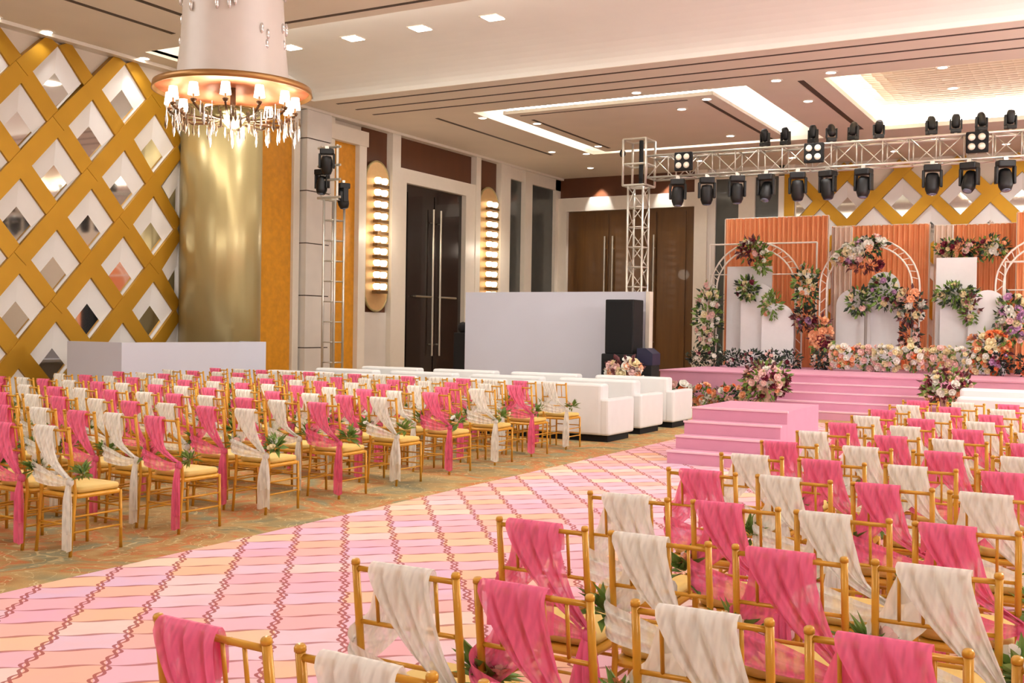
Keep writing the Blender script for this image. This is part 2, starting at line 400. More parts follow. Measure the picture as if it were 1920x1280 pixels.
# ------------------------------------------------------------------ left wall dressing
def lpan(name, y0, y1, z0, z1, d, mat, parent=wall_l):
    return MB().box(XW, XW+d, y0, y1, z0, z1).build(name, mat, parent)
def bpan(name, x0, x1, z0, z1, d, mat, parent=wall_b):
    return MB().box(x0, x1, YW-d, YW, z0, z1).build(name, mat, parent)
lpan('amber_panel', 17.0, 18.36, 0, 6.3, .05, M_amber)
lpan('trim_strip', 16.85, 17.0, 0, 6.5, .12, M_trim); lpan('trim_strip', 18.36, 18.56, 0, 6.5, .12, M_trim)
z = 0.0
for k, h in enumerate((1.16, 1.16, 1.16, 1.16, 1.16, .64)):          # stone pilaster in courses
    MB().box(XW, XW+.28, 18.6, 19.45, z+.012, z+h-.012).build('stone_block', M_stone, wall_l); z += h
lpan('pilaster_core', 18.62, 19.43, 0, 6.46, .25, M_dark)
lpan('trim_strip', 19.45, 19.72, 0, 6.5, .16, M_trim)
lpan('amber_panel', 19.72, 20.62, 0, 5.95, .05, M_amber)
lpan('trim_strip', 20.62, 20.9, 0, 6.3, .18, M_trim); lpan('trim_head', 19.5, 20.95, 5.95, 6.3, .2, M_trim)
lpan('walnut_panel', 20.9, 21.9, 2.0, 6.45, .04, M_brown); lpan('stone_dado', 20.9, 21.9, 0, 2.0, .08, M_stone)
lpan('trim_strip', 21.9, 22.25, 0, 6.5, .22, M_trim)
lpan('walnut_panel', 22.25, 25.9, 5.65, 6.45, .04, M_brown)
lpan('trim_head', 22.25, 25.9, 5.3, 5.65, .2, M_trim)
lpan('trim_strip', 22.25, 22.55, 0, 5.3, .2, M_trim); lpan('trim_strip', 25.4, 25.9, 0, 5.3, .2, M_trim)
lpan('trim_strip', 25.9, 26.15, 0, 6.5, .22, M_trim)
lpan('walnut_panel', 26.15, 27.3, 2.0, 6.45, .04, M_brown); lpan('stone_dado', 26.15, 27.3, 0, 2.0, .08, M_stone)
lpan('trim_strip', 27.3, 27.85, 0, 6.5, .22, M_trim)
lpan('smoked_panel', 27.85, 28.8, 0, 6.1, .05, M_grey); lpan('trim_head', 27.85, 31.3, 6.1, 6.5, .15, M_trim)
lpan('trim_strip', 28.8, 29.25, 0, 6.5, .2, M_trim); lpan('smoked_panel', 29.25, 30.9, 0, 6.1, .05, M_grey)
lpan('trim_strip', 30.9, 31.3, 0, 6.5, .15, M_trim)
lpan('cornice', 8.0, 31.3, 6.44, 6.5, .26, M_trim)
# dark double door in the left wall
d = struct('door_1', MB().box(XW, XW+.06, 22.55, 25.4, 0, 5.3), M_doordark, label='tall dark double door between the two lit sconces')
for y0, y1 in ((22.75, 23.95), (24.0, 25.2)):
    MB().box(XW+.06, XW+.1, y0, y1, .05, 5.1).build('door_leaf', M_doordark, d)
for yy in (23.8, 24.15):
    h = MB().tube([(XW+.2, yy, .9), (XW+.2, yy, 4.75)], .028, 8)
    for zz in (1.2, 4.4): h.tube([(XW+.1, yy, zz), (XW+.2, yy, zz)], .02, 6)
    h.build('handle', M_steel, d)
for y0, y1 in ((23.0, 23.75), (24.2, 24.95)):
    MB().tube([(XW+.2, y0, 2.45), (XW+.2, y1, 2.45)], .025, 8).tube([(XW+.1, y0+.05, 2.45), (XW+.2, y0+.05, 2.45)], .02, 6).tube([(XW+.1, y1-.05, 2.45), (XW+.2, y1-.05, 2.45)], .02, 6).build('push_bar', M_steel, d)
# round column wrapped in champagne metal
colm = thing('column', 'round champagne metal column between lattice wall and amber panel', 'column', (-15.4, 15.68, 0)); colm['kind'] = 'structure'
prof = []
n = 64
ring = []
for k in range(n):
    r = .78 - (0.012 if k % 8 == 0 else 0)
    ring.append((r*math.cos(2*math.pi*k/n), r*math.sin(2*math.pi*k/n)))
MB().prism(ring, 0.12, 6.4, 'z').build('shaft', M_champ, colm, True)
MB().lathe([(0, 0), (.84, 0), (.84, .1), (.8, .12), (0, .12)], 48).build('base_ring', M_trim, colm)
MB().lathe([(0, 6.38), (.84, 6.38), (.88, 6.5), (0, 6.5)], 48).build('capital_ring', M_trim, colm)

# ------------------------------------------------------------------ gold lattices with mirror diamonds
def lattice(name, label, wall, u0, u1, uc, zc, a, b, P, N_, zt, nmin, nmax):
    """P(u, z, d): wall coordinates to world; bars run on both diagonals through nodes (uc+i*a, zc+j*b), i+j even."""
    t = thing(name, label, 'wall lattice', (0, 0, 0))
    hw = 0.155; dep = 0.13
    sl = b/a; ln = math.hypot(a, b)
    # bars: clipped to u0..u1, 0..zt; the top ends in peaks at the nodes just under the ceiling
    for sgn in (1, -1):
        for k in range(-14, 15):
            # z = zc + sgn*sl*(u - uc) + 2*k*b
            pts = []
            uu = [u0, u1]
            for zz in (0.0, zt):
                uu.append(uc + (zz - zc - 2*k*b)/(sgn*sl))
            f = lambda u: zc + sgn*sl*(u-uc) + 2*k*b
            lo = max(u0, min(uu[2], uu[3])); hi = min(u1, max(uu[2], uu[3]))
            if hi - lo < 0.25: continue
            # cut into lengths of two cells so joints fall on the crossings
            off = dep if sgn > 0 else dep-0.012
            nx, nz = -sgn*sl/math.hypot(1, sl)*hw, 1/math.hypot(1, sl)*hw
            cuts = [lo] + [uc + (i + .0)*a for i in range(-40, 41) if (i + k) % 2 == 0 and lo+.2 < uc+i*a < hi-.2] + [hi]
            for q in range(len(cuts)-1):
                s0, s1 = cuts[q]+.003, cuts[q+1]-.003
                poly = [(s0+nx, f(s0)+nz), (s0-nx, f(s0)-nz), (s1-nx, f(s1)-nz), (s1+nx, f(s1)+nz)]
                poly = [(min(max(p[0], u0), u1), min(max(p[1], 0), ZC-.02)) for p in poly]
                m = MB().loft([[P(p[0], p[1], 0) for p in poly], [P(p[0], p[1], off) for p in poly]], True, True)
                m.build('gold_bar', M_gold, t)
    # mirrors
    s = 0.70
    for i in range(nmin, nmax+1):
        for j in range(-9, 10):
            if (i+j) % 2 == 0: continue
            u, z = uc+i*a, zc+j*b
            if z - b*s < -0.3 or z + b > zt + 0.35 or u+a*s*.5 < u0 or u-a*s*.5 > u1: continue
            cl = lambda uu, zz: (min(max(uu, u0), u1), max(zz, 0.0))
            so = s; T = cl(u, z+b*so); Rr = cl(u+a*so, z); B = cl(u, z-b*so); Lf = cl(u-a*so, z)
            si = s*0.56; zi = z - b*(so-si)*0.92
            t2 = cl(u, zi+b*si); r2 = cl(u+a*si, zi); b2 = cl(u, zi-b*si); l2 = cl(u-a*si, zi)
            m = MB().add([P(*t2, .02), P(*r2, .02), P(*b2, .02), P(*l2, .02)], [(0, 1, 2, 3) if N_ > 0 else (3, 2, 1, 0)])
            pane = m.build('mirror_pane', M_mirror, t)
            m = MB().add([P(*T, .075), P(*Rr, .075), P(*B, .075), P(*Lf, .075), P(*t2, .02), P(*r2, .02), P(*b2, .02), P(*l2, .02)],
                         [(0, 1, 5, 4), (1, 2, 6, 5), (2, 3, 7, 6), (3, 0, 4, 7)])
            m.build('bevel', M_bevel, pane)
    return t
lattice('gold_lattice', 'gold diagonal lattice with mirror diamonds beside the round column', wall_l, 8.6, 15.1, 13.02, 4.255, .712, .785,
        lambda u, z, d: (XW+d, u, z), 1, 6.48, -6, 3)
lattice('gold_lattice', 'gold diagonal lattice with mirror diamonds behind the stage', wall_b, -8.25, 3.0, -4.55, 5.42, .745, .765,
        lambda u, z, d: (u, YW-d, z), -1, 6.4, -5, 10)

# ------------------------------------------------------------------ back wall dressing
bpan('walnut_panel', -15.9, -11.15, 5.85, 6.5, .04, M_brown)
bpan('trim_head', -15.95, -11.1, 5.42, 5.85, .2, M_trim)
bpan('trim_strip', -16, -15.54, 0, 5.42, .2, M_trim); bpan('trim_strip', -11.25, -10.85, 0, 6.5, .22, M_trim)
bpan('stone_strip', -10.85, -10.62, 0, 6.5, .12, M_stone)
bpan('smoked_panel', -10.62, -9.9, 0, 6.2, .05, M_grey); bpan('trim_strip', -9.9, -9.42, 0, 6.5, .16, M_trim)
bpan('smoked_panel', -9.42, -8.72, 0, 6.2, .05, M_grey); bpan('trim_strip', -8.72, -8.55, 0, 6.5, .14, M_trim)
bpan('gold_strip', -8.55, -8.26, 0, 6.4, .15, M_gold); bpan('trim_head', -10.6, -8.26, 6.2, 6.5, .14, M_trim)
d = struct('door_2', MB().box(-15.54, -11.25, YW-.06, YW, 0, 5.42), M_doorwood, label='wide brown wooden double door behind the white screen')
for x0, x1 in ((-15.2, -14.12), (-14.06, -12.9), (-12.84, -12.52), (-12.46, -11.55)):
    MB().box(x0, x1, YW-.1, YW-.06, .05, 5.3).build('door_leaf', M_doorwood, d)
for xx in (-14.2, -13.93, -12.55):
    h = MB().tube([(xx, YW-.2, 1.0), (xx, YW-.2, 4.6)], .03, 8)
    for zz in (1.3, 4.2): h.tube([(xx, YW-.1, zz), (xx, YW-.2, zz)], .02, 6)
    h.build('handle', M_steel, d)

# ------------------------------------------------------------------ downlights
def downlight(x, y, z, label, square=False, r=.09, power=24):
    t = thing('downlight', label, 'downlight', (x, y, z), 0, 'ceiling downlights')
    if square:
        MB().box(-r-.03, r+.03, -r-.03, r+.03, -.012, 0).build('trim_ring', M_trim, t)
        MB().box(-r, r, -r, r, -.02, -.01).build('lens', M_bulb, t)
    else:
        MB().lathe([(r, 0), (r+.04, 0), (r+.035, -.012), (r, -.012)], 20).build('trim_ring', M_trim, t)
        MB().lathe([(.001, -.016), (r, -.012), (r, 0), (.001, 0)], 20).build('lens', M_bulb, t)
    spot('downlight_lamp', (x, y, z-.06), power, math.radians(110), blend=.8)
FAR = [(-13.92, 29.39), (-13.63, 26.31), (-12.91, 26.98), (-12.10, 26.0), (-12.9, 21.4), (-12.08, 22.53), (-8.68, 20.45), (-8.43, 22.39), (-7.6, 21.64), (-8.49, 25.95), (-5.85, 20.6), (-5.77, 22.72), (-4.77, 20.4), (-10.5, 29.4)]
FAR.sort(key=lambda p: math.hypot(p[0]+16, p[1]-31.3))
for i, (x, y) in enumerate(FAR):
    downlight(x, y, ZC, 'small round downlight in the taupe ceiling, %s from the far room corner' % ORD[i+1], power=130)
downlight(-3.13, 22.6, 6.9, 'small round downlight in the scalloped field, toward the seats', power=130)
downlight(-3.19, 24.6, 6.9, 'small round downlight in the scalloped field, toward the stage', power=130)
for i, x in enumerate((-8.0, -5.3, -2.6)):  # downlights added to lift the dim back lattice
    downlight(x, 29.9, ZC, 'added fill downlight brightening the lattice behind the stage, %s from the wooden door' % ORD[i+1], power=240)
for i, (x, y) in enumerate([(-15.75, 11.0), (-15.72, 11.95), (-15.66, 13.96)]):
    downlight(x, y, ZC, 'small downlight washing the gold lattice, %s counting toward the column' % ORD[i+1], power=30)
for i, (x, y) in enumerate([(-14.0, 16.05), (-12.5, 16.05), (-11.0, 16.05), (-9.5, 16.05)]):
    downlight(x, y, 7.0, 'square twin downlight in the curved coffer, %s from the column' % ORD[i+1], True, .15, power=110)
# wall washers over the wooden door
spot('wall_washer', (-14.4, 30.95, 6.42), 260, math.radians(62), target=(-14.4, 31.25, 5.0))
spot('wall_washer', (-12.1, 30.95, 6.42), 260, math.radians(62), target=(-12.1, 31.25, 5.0))

# ------------------------------------------------------------------ wall sconces
def sconce(y, hw, label):
    t = thing('wall_sconce', label, 'sconce', (XW+.08, y, 0), 0, 'tall crystal wall sconces')
    z0, z1 = 2.03, 5.68
    pts = []
    for k in range(13):
        a = math.pi*k/12; pts.append((hw*math.cos(a), z1-hw + hw*1.0*math.sin(a)))
    for k in range(13):
        a = math.pi + math.pi*k/12; pts.append((hw*math.cos(a), z0+hw + hw*math.sin(a)))
    MB().prism(pts, 0, .06, 'x').build('back_plate', pm('sconce_plate', (226, 186, 130), .35, metal=.4, var=.05), t)
    rim = MB(); q = [(0.05, p[0], p[1]) for p in pts]; rim.tube(q + [q[0]], .025, 6, False); rim.build('rim', M_champ, t)
    MB().box(.06, .12, -.06, .06, 2.5, 5.2).build('spine', M_gold, t)
    for k in range(10):
        zz = 2.55 + k*.285
        for s in (-.13, .13):
            MB().lathe([(.001, 0), (.06, .0), (.09, .05), (.095, .12), (.06, .155), (.001, .155)], 10, (.17, s*hw/.45, zz)).build('crystal_cup', M_sconce, t)
        MB().box(.1, .25, -.22*hw/.45, .22*hw/.45, zz-.09, zz-.02).build('bracket', pm('bronze_bracket', (120, 92, 60), .35, metal=.5), t)
    point('sconce_lamp', (XW+.75, y, 3.9), 22, .2, (1, .85, .68))
sconce(21.4, .46, 'tall lit crystal sconce by the amber panel')
sconce(26.75, .52, 'tall lit crystal sconce toward the far corner of the hall')

# ------------------------------------------------------------------ chandelier
CH = (-8.66, 8.98)
ch = thing('chandelier', 'white drum chandelier with gold rim and ring of lit candle shades', 'chandelier', (CH[0], CH[1], 4.05))
zr = .22
MB().lathe([(.62, zr+.06), (.60, zr+.2), (.57, zr+.5), (.54, zr+1.0), (.51, zr+2.22)], 48).build('drum', pm('pearl_drum', (214, 202, 190), .3, var=.02), ch, True)
MB().lathe([(.60, zr+.06), (.86, zr+.03), (.87, zr-.04), (.85, zr-.04), (.84, zr+.0), (.60, zr+.03)], 56).build('rim', pm('rim_bronze', (170, 124, 70), .35, metal=.6, var=.05), ch, True)
MB().lathe([(.001, zr+.045), (.84, zr+.01), (.83, zr-.005), (.001, zr+.02)], 48).build('lining', M_peach, ch, True)
for k in range(54):                                         # crystal studs on the drum
    a = random.uniform(0, 2*math.pi); zz = zr+random.uniform(.35, 1.9)
    MB().ell((.57*math.cos(a), .57*math.sin(a), zz), .022, .022, .06).build('crystal_stud', M_crystal, ch, True)
shade_me = MB().lathe([(.045, .13), (.062, 0)], 12).mesh('candle_shade', M_glow, True)
M_bronze = pm('dark_bronze', (92, 66, 40), .3, metal=.6)
cup_me = MB().lathe([(.001, -.05), (.02, -.045), (.035, -.015), (.012, 0), (.012, .06), (.001, .06)], 8).mesh('candle_cup', M_bronze, True)
M_smoke = pm('smoky_crystal', (120, 98, 74), .12, metal=.5, var=.15, scale=30)
drop2_me = MB().lathe([(.001, -.12), (.014, -.09), (.006, -.03), (.012, -.015), (.001, 0)], 6).mesh('crystal_drop', M_smoke, True)
drop_me = MB().lathe([(.001, -.15), (.012, -.11), (.004, -.03), (.008, -.015), (.001, 0)], 6).mesh('crystal_drop', M_crystal, True)
bowl = MB().lathe([(.001, -.22), (.06, -.21), (.2, -.12), (.3, -.04), (.32, -.01), (.3, -.01), (.001, -.12)], 24)
bowl.build('centre_bowl', pm('smoked_crystal', (104, 92, 56), .12, metal=.5, var=.1), ch, True)
MB().tube([(0, 0, -.2), (0, 0, zr+.02)], .03, 8).build('stem', M_bronze, ch)
for k in range(12):
    a = 2*math.pi*k/12 + .13; r = .68
    p = (r*math.cos(a), r*math.sin(a), 0)
    arm = MB().tube([(0.02*math.cos(a), .02*math.sin(a), -.12), (.3*math.cos(a), .3*math.sin(a), -.14), (.55*math.cos(a), .55*math.sin(a), -.13), (r*math.cos(a), r*math.sin(a), -.05)], .014, 6)
    arm.build('arm', M_bronze, ch, True)
    link('candle_cup', cup_me, ch, p); link('candle_shade', shade_me, ch, (p[0], p[1], .03))
    for q in range(9):
        rr = r + random.uniform(-.13, .08); aa = a + random.uniform(-.24, .24)
        zt = -.02 - random.uniform(0, .12)
        o = link('crystal_drop', drop_me if q % 2 else drop2_me, ch, (rr*math.cos(aa), rr*math.sin(aa), zt), None, random.uniform(.7, 1.5))
for k in range(14):
    a = 2*math.pi*k/14; link('crystal_drop', drop2_me if k % 2 else drop_me, ch, (.24*math.cos(a), .24*math.sin(a), -.1), None, 1.2)
link('crystal_drop', drop_me, ch, (0, 0, -.22), None, 1.4)
point('chandelier_or_fill_lamp', (CH[0], CH[1], 3.5), 240, .5, (1, .95, .88))

# ------------------------------------------------------------------ chairs
def knobbed(pts, r, knobs, n=6):
    """tube with small bamboo rings at given fractions"""
    out, rad = [], []
    P0 = [Vector(p) for p in pts]
    seg = [(P0[i+1]-P0[i]).length for i in range(len(P0)-1)]; tot = sum(seg)
    fr = set([0, 1]); acc = 0
    for s_ in seg: acc += s_; fr.add(acc/tot)
    items = [(f, r) for f in fr]
    for kf in knobs: items += [(kf-.012, r), (kf, r*1.14), (kf+.012, r)]
    items.sort()
    for f, rr in items:
        dd = f*tot; i = 0
        while i < len(seg)-1 and dd > seg[i]: dd -= seg[i]; i += 1
        out.append(P0[i].lerp(P0[i+1], min(1, dd/seg[i]))); rad.append(rr)
    return MB().tube(out, rad, n)
CH_PARTS = []
for s in (-1, 1):
    m = knobbed([(s*.19, -.245, 0), (s*.187, -.205, .44), (s*.185, -.265, .915)], .0125, (.28, .5, .78), 8)
    m.tube([(s*.185, -.264, .906), (s*.185, -.265, .916), (s*.185, -.266, .922)], [.0145, .0145, .0115], 8)
    CH_PARTS.append(('leg', m.mesh('rear_leg', M_chair, True)))
    CH_PARTS.append(('leg', knobbed([(s*.19, .19, 0), (s*.185, .185, .43)], .0125, (.35, .65), 8).mesh('front_leg', M_chair, True)))
def back_y(z): return -.205 - .06*(z-.44)/.475
CH_PARTS.append(('top_rail', knobbed([(-.185, back_y(.893), .893), (.185, back_y(.893), .893)], .0098, (.33, .67)).mesh('top_rail', M_chair, True)))
for zz in (.72, .60):
    CH_PARTS.append(('back_rail', MB().tube([(-.185, back_y(zz), zz), (.185, back_y(zz), zz)], .008).mesh('back_rail', M_chair, True)))
for xx in (-.111, -.037, .037, .111):
    CH_PARTS.append(('spindle', MB().tube([(xx, back_y(.72), .72), (xx, back_y(.893), .893)], .0062).mesh('spindle', M_chair, True)))
for zz in (.17, .28):
    for s in (-1, 1):
        CH_PARTS.append(('stretcher', MB().tube([(s*.188, -.225, zz), (s*.188, .188, zz)], .0078).mesh('stretcher', M_chair, True)))
    CH_PARTS.append(('stretcher', MB().tube([(-.188, .188, zz+.03), (.188, .188, zz+.03)], .0078).mesh('stretcher', M_chair, True)))
CH_PARTS.append(('stretcher', MB().tube([(-.188, -.225, .22), (.188, -.225, .22)], .0078).mesh('stretcher', M_chair, True)))
CH_PARTS.append(('seat_frame', MB().rbox(-.2, .2, -.215, .2, .405, .44, .05).mesh('seat_frame', M_chair, False)))
CH_PARTS.append(('cushion', MB().rbox(-.19, .19, -.19, .2, .44, .487, .06).mesh('cushion', M_cush, True)))
# joined frame for the seats far down the rows
fr = MB()
for nme, me in CH_PARTS:
    if nme != 'cushion': fr.add([v.co[:] for v in me.vertices], [p.vertices[:] for p in me.polygons])
ME_FRAME = fr.mesh('chair_frame', M_chair, True)
ME_CUSH = CH_PARTS[-1][1]

def cr_interp(st, v):
    n = len(st)-1; x = v*n; i = min(int(x), n-1); f = x-i
    p0 = st[max(i-1, 0)]; p1 = st[i]; p2 = st[i+1]; p3 = st[min(i+2, n)]
    return 0.5*((2*p1) + (p2-p0)*f + (2*p0-5*p1+4*p2-p3)*f*f + (3*p1-p0-3*p2+p3)*f*f*f)
def sash_mesh(mat, xl, xr, kz, seed, tailw):
    rn = random.Random(seed); m = MB(); ph = rn.uniform(0, 6)
    kn = Vector((.212, -.262, kz))
    V = Vector
    # swag over the top rail, down the back to the tie
    L_ = [V((xl, -.242, .80)), V((xl, -.243, .87)), V((xl, -.264, .9235)), V((xl, -.287, .89)), V((xl+.06, -.292, .79)), V((xl+.17, -.292, .67)), kn + V((-.03, -.012, .03))]
    R_ = [V((xr, -.242, .80)), V((xr, -.243, .87)), V((xr, -.264, .9235)), V((xr, -.287, .89)), V((xr+.03, -.296, .79)), V((xr+.075, -.294, .67)), kn + V((.012, -.012, .035))]
    def A(u, v):
        p = cr_interp(L_, v).lerp(cr_interp(R_, v), u)
        fold = math.sin(u*19+ph)*.009 + math.sin(u*37+ph*2+v*2)*.005
        k = min(1, max(0, (v-.42)*2.5)); hem = max(0, .42-v)
        fo = (fold+.011)*min(1, max(0, (v-.3)*5))
        return p + V((math.sin(u*13+ph)*.004*k, -fo*(.5+k), math.sin(u*9+ph)*.006*k - (math.sin(u*7+ph)*.02 if v < .02 else 0)))
    m.grid(A, 26, 18)
    # front swag: under the rail, round the far post, across the back to the tie
    up = [V((xl, -.24, .885)), V((-.15, -.226, .80)), V((-.172, -.222, .735)), V((-.212, -.235, .70)), V((-.18, -.288, .665)), V((-.04, -.298, .625)), V((.1, -.296, .58)), kn + V((-.02, -.014, .018))]
    lo = [V((xr-.02, -.24, .885)), V((-.02, -.222, .72)), V((-.15, -.2, .60)), V((-.212, -.222, .56)), V((-.18, -.272, .52)), V((-.04, -.284, .50)), V((.1, -.284, .50)), kn + V((-.02, -.012, -.02))]
    def B(u, v):
        p = cr_interp(up, v).lerp(cr_interp(lo, v), u)
        fold = math.sin(u*16+ph)*.010 + math.sin(u*29+ph+v*3)*.005
        k = math.sin(math.pi*v)
        return p + V((0, -fold*k if v > .45 else fold*k, fold*.8*k))
    m.grid(B, 16, 24)
    # tie and tails
    m.ell(kn + V((0, -.008, 0)), .03, .028, .034, 8, 5)
    for q, (dx, w1, zb) in enumerate(((0, tailw, .03 + rn.uniform(0, .05)), (.022, tailw*.7, .14+rn.uniform(0, .12)))):
        def T(u, v, dx=dx, w1=w1, zb=zb, q=q):
            wd = .035 + (w1-.035)*min(1, v*2.2)**.7
            x = kn.x + dx*v + (u-.5)*wd
            return V((x, kn.y - .012 - .012*q - .02*math.sin(min(1, v*1.6)*math.pi*.5) + math.sin(u*15+ph+q)*.011*min(1, v*3), kn.z - (kn.z-zb)*v + (math.sin(u*6+ph)*.012 if v > .98 else 0)))
        m.grid(T, 10, 10)
    return m.mesh('sash', mat, True)
SASH = {}
for cname, mt in (('pink', M_pink), ('cream', M_cream)):
    SASH[cname] = [sash_mesh(mt, -.165, .06, .535, 3, .12), sash_mesh(mt, -.14, .09, .52, 5, .14), sash_mesh(mt, -.168, .04, .55, 9, .11), sash_mesh(mt, -.115, .11, .53, 13, .13)]
def leaf_quad(m, p, d, up, ln, wd):
    d = d.normalized(); s = d.cross(up)
    if s.length < 1e-3: s = Vector((1, 0, 0))
    s.normalize(); n_ = s.cross(d)
    a = p; b = p + d*ln*.5 + s*wd*.5 + n_*ln*.08; c_ = p + d*ln - n_*ln*.1; e = p + d*ln*.5 - s*wd*.5 + n_*ln*.08; mid = p + d*ln*.5 - n_*ln*.02
    m.add([a, b, c_, e, mid], [(0, 1, 4), (1, 2, 4), (2, 3, 4), (3, 0, 4)])
def rose(mat, seed=1):
    rn = random.Random(seed); m = MB()
    m.ell((0, 0, .0), .42, .42, .5, 7, 4)
    for ring, (n_, r0, tilt, sz) in enumerate(((4, .3, .25, .75), (5, .45, .6, .9), (6, .55, 1.05, 1.0))):
        for k in range(n_):
            a = 2*math.pi*(k+.5*ring)/n_ + rn.uniform(-.15, .15)
            def Pf(u, v, a=a, r0=r0, tilt=tilt, sz=sz):
                aa = a + (u-.5)*1.35*(1-.35*v*v); h = v*sz
                r = r0*(.35+.65*min(1, v*1.4)) + math.sin(tilt)*h*.55*v
                return (r*math.cos(aa), r*math.sin(aa), -.35 + math.cos(tilt)*h + .12*v*(1-(2*u-1)**2))
            m.grid(Pf, 3, 3)
    return m.mesh('rose', mat, True)
ROSE = {k: rose(v, i) for i, (k, v) in enumerate(BLOOM.items())}
def posy_mesh(seed, mat):
    rn = random.Random(seed); m = MB()
    for k in range(34):
        d = Vector((rn.uniform(-.6, 1), rn.uniform(-.6, .8), rn.uniform(-.3, 1.1))).normalized()
        leaf_quad(m, Vector((0, 0, 0)) + d*.012, d, Vector((rn.uniform(-.5, .5), rn.uniform(-.5, .5), 1)), rn.uniform(.055, .115), rn.uniform(.02, .038))
    return m.mesh('flower_posy', mat, False)
POSY = [posy_mesh(1, M_leaf), posy_mesh(2, M_leaf), posy_mesh(3, M_leaf), posy_mesh(4, M_leaf)]

def make_chair(x, y, colr, label, group, full, rn):
    t = thing('banquet_chair', label, 'chair', (x, y, 0.008 if x > -5.9 else 0), rn.uniform(-.035, .035), group)
    if full:
        for nme, me in CH_PARTS: link(nme, me, t)
    else:
        link('frame', ME_FRAME, t); link('cushion', ME_CUSH, t)
    link('sash', rn.choice(SASH[colr]), t)
    p = link('flower_posy', rn.choice(POSY), t, (.255, -.195, .585), (rn.uniform(-.4, .4), rn.uniform(-.3, .3), rn.uniform(0, 6.28)), rn.uniform(1.1, 1.4))
    for q in range(3 if full else 1):
        bl = link('bloom', ROSE[rn.choice(['blush', 'peach', 'cream', 'white', 'blush'])], p, (rn.uniform(-.01, .06), rn.uniform(-.05, .05), rn.uniform(.02, .06)),
                  (rn.uniform(-.8, .8), rn.uniform(-.8, .8), 0), rn.uniform(.02, .03))
rnc = random.Random(21)
# seats on the floral carpet
LX0, LP = -6.745, .485
rows_l = [4.33 + 1.032*k for k in range(10)]           # seat centres, last row stands behind the sofas
for k, y in enumerate(rows_l):
    ncol = max(1, min(14, int((1.43*(y+.2) - 6.4)/LP) + 1))
    for j in range(ncol):
        colr = 'cream' if (k + j) % 2 else 'pink'
        lab = 'gold chair with %s sash on floral carpet, %s row from sofas, %s seat from aisle' % (colr, ORD[10-k], ORD[j+1])
        make_chair(LX0 + .135 - .026*(y-5.3) - LP*j + rnc.uniform(-.015, .015), y + rnc.uniform(-.02, .02), colr, lab, 'sashed chairs on the floral carpet', j < 2, rnc)
# seats on the pink carpet
RX0, RP = -1.915, .475
rows_r = [v + .262 for v in (1.93, 2.73, 3.65, 4.50, 5.50, 6.37, 7.26, 8.16, 9.07, 9.97, 10.88, 11.78, 12.68)]
for k, y in enumerate(rows_r):
    for j in range(5):
        colr = 'cream' if (k + j) % 2 else 'pink'
        if RX0 + RP*j > -.07*y + .25: continue
        lab = 'gold chair with %s sash on pink carpet, %s row from sofas, %s seat from aisle' % (colr, ORD[13-k], ORD[j+1])
        make_chair(RX0 + RP*j + rnc.uniform(-.012, .012), y + rnc.uniform(-.02, .02), colr, lab, 'sashed chairs on the pink carpet', y < 8, rnc)

# ------------------------------------------------------------------ sofas
def sofa_meshes(L):
    return [('base', MB().box(.06, L-.06, .08, .86, .0, .1).mesh('base', M_black)),
            ('body', MB().rbox(0.02, L-.02, .02, .92, .1, .42, .05).mesh('body', M_leather, False)),
            ('backrest', MB().rbox(.12, L-.12, 0, .26, .1, .86, .06).mesh('backrest', M_leather, False)),
            ('armrest', MB().rbox(0, .17, .0, .95, .1, .64, .05).mesh('armrest', M_leather, False)),
            ('armrest', MB().rbox(L-.17, L, .0, .95, .1, .64, .05).mesh('armrest', M_leather, False)),
            ('cushion', MB().rbox(.18, L/2-.005, .26, .95, .42, .52, .05).mesh('cushion', M_leather, False)),
            ('cushion', MB().rbox(L/2+.005, L-.18, .26, .95, .42, .52, .05).mesh('cushion', M_leather, False))]
SOFA = sofa_meshes(1.62)
def sofa(x, y, label, group):
    t = thing('sofa', label, 'sofa', (x, y, 0.008 if x > -5 else 0), 0, group)
    for nme, me in SOFA: link(nme, me, t)
for r_, (y, xe) in enumerate(((14.55, -6.52), (15.98, -6.6), (17.4, -6.6))):
    for k in range(4):
        sofa(xe - 1.62 - k*1.72, y, 'white leather two-seat sofa, %s row past the chairs, %s from the aisle' % (ORD[r_+1], ORD[k+1]), 'white sofas beyond the floral carpet chairs')
for r_, y in enumerate((15.0, 17.4)):
    for k in range(2):
        sofa(-1.95 - .25*r_ + k*1.72, y, 'white leather sofa near the stage stairs, %s row past the chairs, %s from the aisle' % (ORD[r_+1], ORD[k+1]), 'white sofas beyond the pink carpet chairs')

